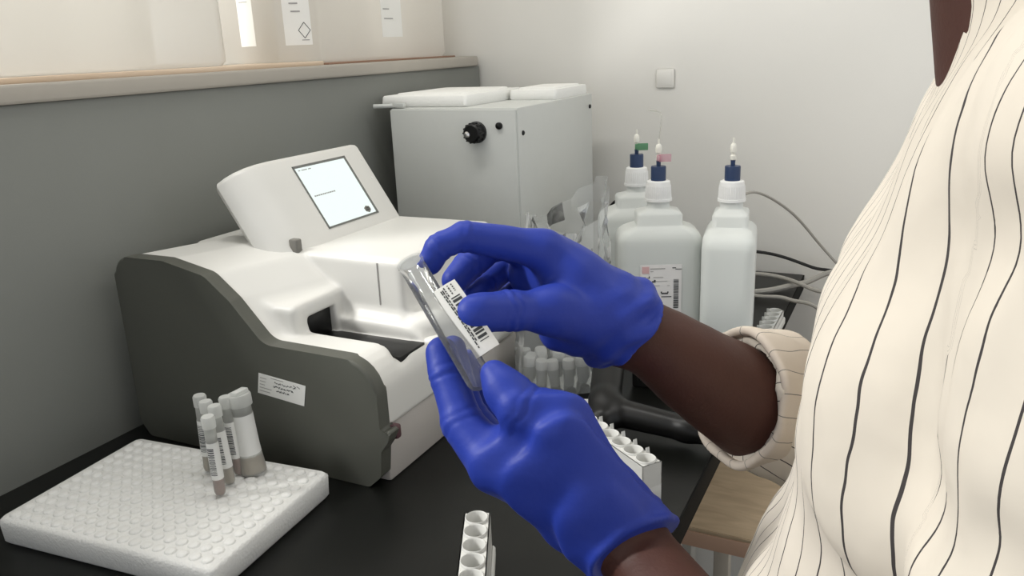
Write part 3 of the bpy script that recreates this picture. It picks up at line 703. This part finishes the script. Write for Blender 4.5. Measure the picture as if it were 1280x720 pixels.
# ================================================================ the person: arms, gloves, striped shirt
def T(lst): return [(atd(x, y, D), r/1000) for x, y, D, r in lst]
def wdir(a, b_): d = np.array(b_)-np.array(a); return d/np.linalg.norm(d)
def chain(P, pts, k=.004, crease=()):
    d = None
    for i in range(len(pts)-1):
        (a, ra), (b_, rb) = pts[i], pts[i+1]
        e, t = cap_(P, a, b_, ra, rb)
        L = float(np.linalg.norm(b_-a))
        d = e if d is None else smin(d, e, k)
    for (j, off, amp) in crease:
        if j >= len(pts)-1: continue
        c, r = pts[j]; ax = wdir(pts[j-1][0], pts[j+1][0]).astype(np.float32); q = P-np.asarray(c, np.float32)
        m = np.clip(2.2-np.linalg.norm(q, axis=1)/r, 0, 1)
        s = q@ax-off+.0012*np.sin(q[:, 2]*420+j*3)
        d = d+m*amp*np.exp(-(s/.0013)**2)
    return d
CRS = [(1, -.0035, .0012), (1, .003, .0010), (2, -.002, .0011), (2, .0035, .0007)]
# --- right hand (the upper one): index over the top of the tube, thumb on the label
RH = dict(
    wrist=T([(803, 415, .602, 24), (760, 390, .595, 24)]),
    mcs=[T([(790, 400, .602, 20), (678, 313, .580, 15)]), T([(790, 405, .608, 20), (690, 318, .603, 14.5)]), T([(792, 415, .614, 20), (702, 334, .624, 14)]), T([(795, 425, .618, 19), (712, 356, .640, 13)])],
    fingers=[T([(680, 312, .580, 13.0), (582, 295, .562, 10.2), (549, 308, .558, 9.4), (537, 329, .561, 8.4)]),
             T([(690, 320, .603, 13), (622, 304, .606, 11.5), (588, 330, .598, 11.2), (569, 350, .588, 10)]),
             T([(702, 336, .624, 12.6), (640, 326, .632, 11.2), (606, 354, .622, 10.6), (589, 372, .606, 9.4)]),
             T([(712, 356, .640, 11.6), (662, 350, .652, 10.2), (634, 372, .642, 9.4), (614, 388, .628, 8.6)])],
    thumb=T([(752, 402, .584, 21), (690, 388, .562, 15.5), (634, 388, .546, 11.6), (600, 391, .535, 10.4), (590, 392, .5325, 10.2)]),
    pads=[T([(785, 428, .604, 20), (700, 412, .592, 16)]), T([(720, 352, .585, 20), (740, 380, .588, 22)]), T([(664, 345, .618, 17), (700, 350, .606, 22)]), T([(720, 400, .612, 19), (760, 418, .610, 20)])])
def hand(P, H, glove):
    d = chain(P, H['wrist'])
    for m in H['mcs']: d = smin(d, chain(P, m), .016)
    for m in H['pads']: d = smin(d, chain(P, m), .016)
    th = chain(P, H['thumb'], .012, [(2, -.003, .0011), (2, .003, .0008)] if glove else ())
    d = smin(d, th, .008)
    for f in H['fingers']:
        d = smin(d, chain(P, f[:2], .004), .007)
    fd = None
    for f in H['fingers']:
        e = chain(P, f, .0035, CRS if glove else ()); fd = e if fd is None else smin(fd, e, .0012)
    return smin(d, fd, .0025)
# --- left hand (the lower one), thumb side towards us, fingers behind the tube
LH = dict(
    wrist=T([(797, 690, .520, 25), (752, 646, .518, 25.5)]),
    mcs=[T([(775, 668, .517, 22), (622, 584, .508, 16)]), T([(775, 668, .523, 22), (630, 580, .529, 15.5)]), T([(778, 668, .530, 22), (642, 578, .549, 15)]), T([(782, 668, .536, 20), (660, 580, .566, 14)])],
    fingers=[T([(620, 583, .508, 15.5), (578, 528, .524, 13.2), (559, 470, .538, 11.8), (552, 440, .545, 10.6)]),
             T([(630, 580, .529, 14.5), (588, 520, .546, 11.2), (572, 468, .557, 10.2), (566, 436, .562, 9.2)]),
             T([(642, 578, .549, 14), (606, 524, .566, 10.8), (592, 480, .575, 9.8), (586, 452, .578, 8.8)]),
             T([(660, 580, .566, 12.6), (632, 540, .582, 9.6), (620, 508, .588, 8.8), (614, 484, .590, 8)])],
    thumb=T([(766, 635, .508, 21), (698, 530, .497, 18.5), (652, 511, .497, 13.0), (632, 488, .502, 10.6), (617, 466, .506, 8.2)]),
    pads=[T([(728, 607, .513, 26), (690, 577, .509, 24)]), T([(700, 560, .506, 22), (650, 560, .508, 18)]), T([(750, 640, .530, 25), (690, 610, .540, 22)])])
R_EL = np.array([.03, .685, .150]); R_SH = np.array([.07, .655, .485]); R_WR = atd(803, 415, .602)
L_EL = np.array([.062, .238, .160]); L_SH = np.array([.080, .25, .485]); L_WR = atd(797, 693, .520)
RARM = T([(803, 415, .602, 24.5), (836, 439, .609, 26.5), (871, 464, .619, 31), (908, 487, .634, 35.5), (945, 510, .648, 39)])+[(R_EL, .046)]
LARM = [(L_WR, .0245), (L_WR*.7+L_EL*.3, .030), (L_WR*.4+L_EL*.6, .040), (L_EL, .046)]
def glove_fn(H, wr, ax, mc, mn, seed, rad):
    mn = (mn/np.linalg.norm(mn)).astype(np.float32); mc = mc.astype(np.float32)
    base = np.array(wr)
    c = base+ax*.012                      # the mouth of the glove
    e1 = np.cross(ax, [0, 0, 1.]); e1 /= np.linalg.norm(e1); e2 = np.cross(ax, e1)
    def fn(P):
        d = hand(P, H, True)
        d = smin(d, cap(P, base-ax*.02, c+ax*.03, rad, rad+.0055), .012)
        s = (P-c.astype(np.float32))@ax.astype(np.float32)
        q = P-base.astype(np.float32)
        th = np.arctan2(q@e2.astype(np.float32), q@e1.astype(np.float32))
        w = np.exp(-((s+.022)/.022)**2)
        d = d+w*(.0019*np.sin(s*330+2.2*np.sin(th*2+seed)+1.5*th)+.0012*np.sin(7*th+60*s))   # gathered wrinkles at the wrist
        d = d+.00045*nz(P, 150, seed)
        rim = np.abs((P-mc)@mn+.002+.002*np.sin(2*th+seed))
        d = d-.0009*np.exp(-(rim/.0022)**2)
        cutp = (P-mc)@mn+.002*np.sin(2*th+seed)
        d = smax(d, cutp, .0012)
        return d
    return fn
RAX = wdir(R_WR, atd(871, 464, .619)); LAX = wdir(L_WR, L_EL)
gR = glove_fn(RH, R_WR, RAX, atd(786, 410, .600), CR*.80-CU*.44+CF*.42, .6, .0290)
gL = glove_fn(LH, L_WR-LAX*.006, LAX, atd(799, 689, .519), CR*.55-CU*.62-CF*.60, 2.1, .0290)

FZ = -.85
HEAD = np.array([-.005, .455, .712])
def torso(P):
    d = cap(P, (.07, .36, .36), (.07, .54, .36), .105)
    d = smin(d, cap(P, (.040, .42, .14), (.040, .525, .14), .106), .08)
    d = smin(d, cap(P, (.055, .40, -.06), (.055, .54, -.06), .106), .08)
    d = smin(d, cap(P, (.075, .285, .480), (.075, .625, .480), .058), .06)
    return d
def head_(P):
    d = ell(P, HEAD+[0, 0, .02], (.096, .076, .115))
    d = smin(d, ell(P, HEAD+[-.035, 0, -.045], (.060, .052, .062)), .03)
    d = smin(d, cap(P, HEAD+[-.092, 0, .018], HEAD+[-.108, 0, -.014], .007, .013), .012)
    for s in (-1, 1):
        d = smin(d, ell(P, HEAD+[.005, s*.078, .005], (.020, .008, .031)), .006)
        d = smax(d, -ell(P, HEAD+[-.088, s*.031, .022], (.014, .016, .009)), .012)
        d = smin(d, ell(P, HEAD+[-.076, s*.031, .022], (.012, .013, .009)), .003)
        d = smin(d, cap(P, HEAD+[-.088, s*.016, .040], HEAD+[-.078, s*.048, .040], .006), .01)
    d = smin(d, cap(P, HEAD+[-.088, -.018, -.048], HEAD+[-.088, .018, -.048], .0065), .006)
    d = smin(d, cap(P, HEAD+[-.085, -.014, -.060], HEAD+[-.085, .014, -.060], .0065), .006)
    d = smin(d, cap(P, HEAD+[.035, 0, -.04], (.065, .455, .50), .055, .062), .03)
    return d
def legs(P, o=0.):
    d = None
    for s in (-1, 1):
        y = .455+s*.095
        e = smin(cap(P, (.055, y, -.08), (.045, y+s*.01, -.43), .088, .060), cap(P, (.045, y+s*.01, -.43), (.06, y+s*.015, FZ+.10), .058, .040), .03)
        e = smin(e, cap(P, (.075, y+s*.015, FZ+.045), (-.09, y+s*.03, FZ+.032), .038, .030), .02)
        d = e if d is None else np.minimum(d, e)
    return d
def arm(P, pts, el, sh):
    d = chain(P, pts, .015)
    return smin(d, cap(P, el, sh, .043, .044), .02)
def body(P):
    d = smin(torso(P)+.010, legs(P)+.006, .03)
    d = smin(d, head_(P), .02)
    for (pts, el, sh, H) in ((RARM, R_EL, R_SH, RH), (LARM, L_EL, L_SH, LH)):
        d = smin(d, arm(P, pts, el, sh), .015)
        d = smin(d, hand(P, H, False)+.0035, .004)
    return d
person = tag(bpy.data.objects.new('person', None), 'person in a striped shirt and blue gloves holding up a clear tube', 'person'); COL.objects.link(person)
person.location = (.05, .455, FZ)
def armskin(P): return body(P)
sdf_obj('body', body, (-.36, .15, FZ-.005), (.22, .80, .88), .0045, M['skin'], person, it=2)
sdf_obj('glove', gR, (-.36, .38, .20), (-.10, .68, .46), .0014, M['glove'], person, it=1)
sdf_obj('glove', gL, (-.36, .33, .12), (-.08, .58, .37), .0014, M['glove'], person, it=1)
# shirt: loose over the torso, sleeves rolled below the elbows
CN = -CR*.86+CU*.10-CF*.42; CN /= np.linalg.norm(CN)             # the way the rolled right cuff opens
CC = atd(924, 497, .641)
LC = L_WR*.25+L_EL*.75; LN = -LAX
def sleeve(P, c, n, el, sh, r0):
    f = np.maximum(cap(P, c, el, r0, .062), (P-c.astype(np.float32))@n.astype(np.float32))
    d = smin(f, cap(P, el, sh, .064, .060), .02)
    return d+.0035*nz(P, 70, c[0]*9)+.002*nz(P, 130, 2)

def cuffs(P, c, n, r, L, seed):
    n32 = n.astype(np.float32); q = P-c.astype(np.float32); s = -(q@n32)
    rad = np.linalg.norm(q+s[:, None]*n32, axis=1)
    e1 = np.cross(n, [0, 0, 1.]); e1 /= np.linalg.norm(e1); e2 = np.cross(n, e1)
    th = np.arctan2(q@e2.astype(np.float32), q@e1.astype(np.float32))
    rr = r+.0018*np.sin(3*th+seed)+.0012*np.sin(7*th+s*120)
    sc = s-.003*np.sin(2*th+seed)
    a = np.abs(rad-rr)-.0012; b_ = np.abs(sc-L/2)-L/2
    return np.minimum(np.maximum(a, b_), 0)+np.sqrt(np.maximum(a, 0)**2+np.maximum(b_, 0)**2)-.0026
def shirt(P):
    d = smin(torso(P)-.002, cap(P, (.078, .42, .34), (-.015, .43, -.02), .100, .108), .03)
    d = smin(d, cap(P, (.078, .50, .34), (-.015, .52, -.02), .100, .108), .03)+.004*nz(P, 28, 1)+.002*nz(P, 75, 3)
    d = smin(d, sleeve(P, CC, CN, R_EL, R_SH, .047), .02)
    d = smin(d, sleeve(P, LC, LN, L_EL, L_SH, .045), .02)
    d = smin(d, cap(P, (.068, .455, .535), (.060, .455, .56), .068, .070), .02)
    d = np.maximum(d, -(P[:, 2]+.14)); d = np.maximum(d, P[:, 2]-.562)
    d = np.maximum(d, -cap(P, (.066, .455, .52), (.055, .455, .62), .062))
    for (c, n, pts) in ((CC, CN, RARM), (LC, LN, LARM)):
        d = np.maximum(d, -np.maximum(cap(P, c+n*.05, c-n*.022, .0415, .0415), -1))
    return d
def stripes(P):
    d0 = torso(P); out = np.arctan2(-(P[:, 1]-.455), -(P[:, 0]-.06))*.13/.017
    for (c, el, sh) in ((CC, R_EL, R_SH), (LC, L_EL, L_SH)):
        for a, b_ in ((c, el), (el, sh)):
            d, t = cap_(P, a, b_, .055, .065); ax = wdir(a, b_)
            ref = CF-ax*(CF@ax); ref /= np.linalg.norm(ref); e2 = np.cross(ax, ref); q = P-np.asarray(a, np.float32)
            th = np.arctan2(q@e2.astype(np.float32), -(q@ref.astype(np.float32)))
            out = np.where(d < d0-.012, th*.058/.0165, out); d0 = np.minimum(d0, d)
    return out
sh = sdf_obj('shirt', shirt, (-.16, .14, -.15), (.22, .80, .575), .0034, M['shirt'], person, it=2, stripe=stripes)
for (c, n, sd, r) in ((CC, CN, .4, .0510), (LC, LN, 1.5, .048)):
    fn = lambda P, c=c, n=n, sd=sd, r=r: cuffs(P, c+n*.004, n, r, .046, sd)
    def cst(P, c=c, n=n):
        e1 = np.cross(n, [0, 0, 1.]); e1 /= np.linalg.norm(e1); e2 = np.cross(n, e1); q = P-c.astype(np.float32)
        return np.arctan2(q@e2.astype(np.float32), q@e1.astype(np.float32))*.05/.0165
    sdf_obj('rolled_cuff', fn, c-.075, c+.075, .0022, M['shirtin'], sh, it=2, stripe=cst)
def trousers(P):
    d = smin(torso(P)-.001, legs(P)-.004, .03)+.003*nz(P, 40, 2)
    return np.maximum(np.maximum(d, P[:, 2]+.02), -(P[:, 2]-FZ-.075))
sdf_obj('trousers', trousers, (-.13, .22, FZ), (.22, .70, .0), .006, M['trouser'], person, it=2)
for s in (-1, 1):
    y = .455+s*.11
    def shoe(P, y=y, s=s):
        d = smin(cap(P, (.08, y, FZ+.045), (-.10, y+s*.017, FZ+.036), .044, .038), cap(P, (.07, y, FZ+.05), (.06, y, FZ+.09), .047, .050), .02)
        return np.maximum(d, -(P[:, 2]-FZ-.001))
    sdf_obj('shoe', shoe, (-.16, y-.09, FZ-.003), (.16, y+.09, FZ+.15), .005, M['shoe'], person, it=2)
def hair(P):
    d = ell(P, HEAD+[.006, 0, .028], (.101, .082, .119))+.002*nz(P, 300, 4)
    cut = (P[:, 0]-HEAD[0])*-.75-(P[:, 2]-HEAD[2])*.66-.000
    return np.maximum(d, smin(cut-.012, cut-.012, .01))
sdf_obj('hair', hair, HEAD-.14, HEAD+.17, .004, M['hair'], person, it=1)

# ================================================================ the tube and its peeling label
TA_, TB_ = atd(512, 327, .549), atd(605, 484, .517)
ax = wdir(TA_, TB_); TL = float(np.linalg.norm(TB_-TA_))
zx = np.cross(ax, CF); zx /= np.linalg.norm(zx); zy = np.cross(ax, zx)
mtx = Matrix([[*(zx[i], zy[i], ax[i], TA_[i])][:4] for i in range(3)]+[[0, 0, 0, 1]])
t = empty('clear_tube', 'clear graduated tube with a barcode label held between both blue gloves', 'tube', tuple(TA_))
TR = .0088
def tobj(name, b, m, par=t, **k):
    bmesh.ops.transform(b, matrix=Matrix.Translation(-Vector(TA_)) @ mtx, verts=b.verts); return obj(name, b, m, par, **k)
b = B(); lathe(b, [(TR+.0006, 0), (TR+.0006, .0022), (TR, .003), (TR, TL-.006), (TR*.85, TL-.002), (TR*.5, TL), (.001, TL+.0006)], 32, cap0=False)
tb = tobj('barrel', b, M['tubep'])
b = B(); lathe(b, [(TR-.0012, .0005), (TR-.0012, .0012)], 32); tobj('end_disc', b, M['cupp'])
sgn = 1.0 if float(zx@CR) > 0 else -1.0
sy = -1.0 if float(zy@CF) > 0 else 1.0
b = B()
for k in range(26):
    z = .008+k*.0036; w = .55 if k % 5 == 0 else .32
    for a in np.linspace(0, w, 5)[:-1]:
        a0 = -.05+a; a1 = a0+w/4
        f = lambda aa, zz: (sgn*(TR+.0001)*math.cos(aa), sy*(TR+.0001)*math.sin(aa), zz)
        vs = [b.verts.new(f(a0, z)), b.verts.new(f(a1, z)), b.verts.new(f(a1, z+.0006)), b.verts.new(f(a0, z+.0006))]; b.faces.new(vs)
tobj('graduations', b, M['ink'], tb, smooth=False)
# label: wraps the tube then stands off as a flag (towards the thumb)
fu = wdir(atd(545, 363, .532), atd(601, 445, .519)); lo = atd(545, 363, .532); hi = atd(601, 445, .519); FLn = float(np.linalg.norm(hi-lo))
fw = atd(568, 350, .5365)-lo; FW = float(np.linalg.norm(fw)); fw = fw/FW; fw = fw-fu*(fw@fu); fw /= np.linalg.norm(fw)
fn_ = np.cross(fu, fw); fn_ = fn_ if fn_@CF < 0 else -fn_
def lp(s, w):                                    # s along the tube, w across; gentle curl
    return lo+fu*s+fw*w+fn_*(.0016*math.sin(w/FW*2.2)+.0012*math.sin(s/FLn*PI))
b = B(); ns, nw = 14, 8
for side in (0, -.00025):
    g = [[b.verts.new(lp(FLn*i/ns, -.003+(FW+.003)*j/nw)+fn_*side) for j in range(nw+1)] for i in range(ns+1)]
    for i in range(ns):
        for j in range(nw): b.faces.new((g[i][j], g[i+1][j], g[i+1][j+1], g[i][j+1]))
lab = obj('label', b, M['paper'], t, True, label='white barcode label peeling off the tube')
b = B(); r2 = random.Random(21)
def lq(s0, s1, w0, w1):
    vs = [b.verts.new(lp(s, w)+fn_*.0003) for s, w in ((s0, w0), (s1, w0), (s1, w1), (s0, w1))]; b.faces.new(vs)
s = FLn*.20
while s < FLn*.86:
    th = r2.choice((.0006, .0009, .0014, .0020)); lq(s, s+th, .0046, .0112); s += th+r2.choice((.0006, .0009, .0013))
for k in range(3):
    s = FLn*.05
    while s < FLn*.17: 
        pass; break
    w = .004+k*.0028; x = FLn*.03
    while x < FLn*.15: L = r2.uniform(.0006, .0018); lq(x, x+L, w, w+.0009); x += L+.0007
for w, e in ((.0014, .92), (.0026, .80)):
    x = FLn*.05
    while x < FLn*e: L = r2.uniform(.001, .0035); lq(x, x+L, w, w+.0008); x += L+.0008
obj('barcode', b, M['ink'], lab, True, smooth=False)

# ================================================================ camera, sky light, view
cam = bpy.data.cameras.new('camera'); cam.sensor_width = 36; cam.lens = FPX*36/1280; cam.clip_start = .02
co = bpy.data.objects.new('camera', cam); COL.objects.link(co)
co.matrix_world = Matrix([[CR[i], CU[i], -CF[i], CP[i]] for i in range(3)]+[[0, 0, 0, 1]])
sc_ = bpy.context.scene; sc_.camera = co
w = bpy.data.worlds.new('room_light'); sc_.world = w; w.use_nodes = True
bg = w.node_tree.nodes['Background']; bg.inputs[0].default_value = (.93, .96, 1, 1); bg.inputs[1].default_value = .88
vs = sc_.view_settings; vs.view_transform = 'Standard'; vs.look = 'None'; vs.exposure = 0; vs.gamma = 1; vs.use_curve_mapping = False
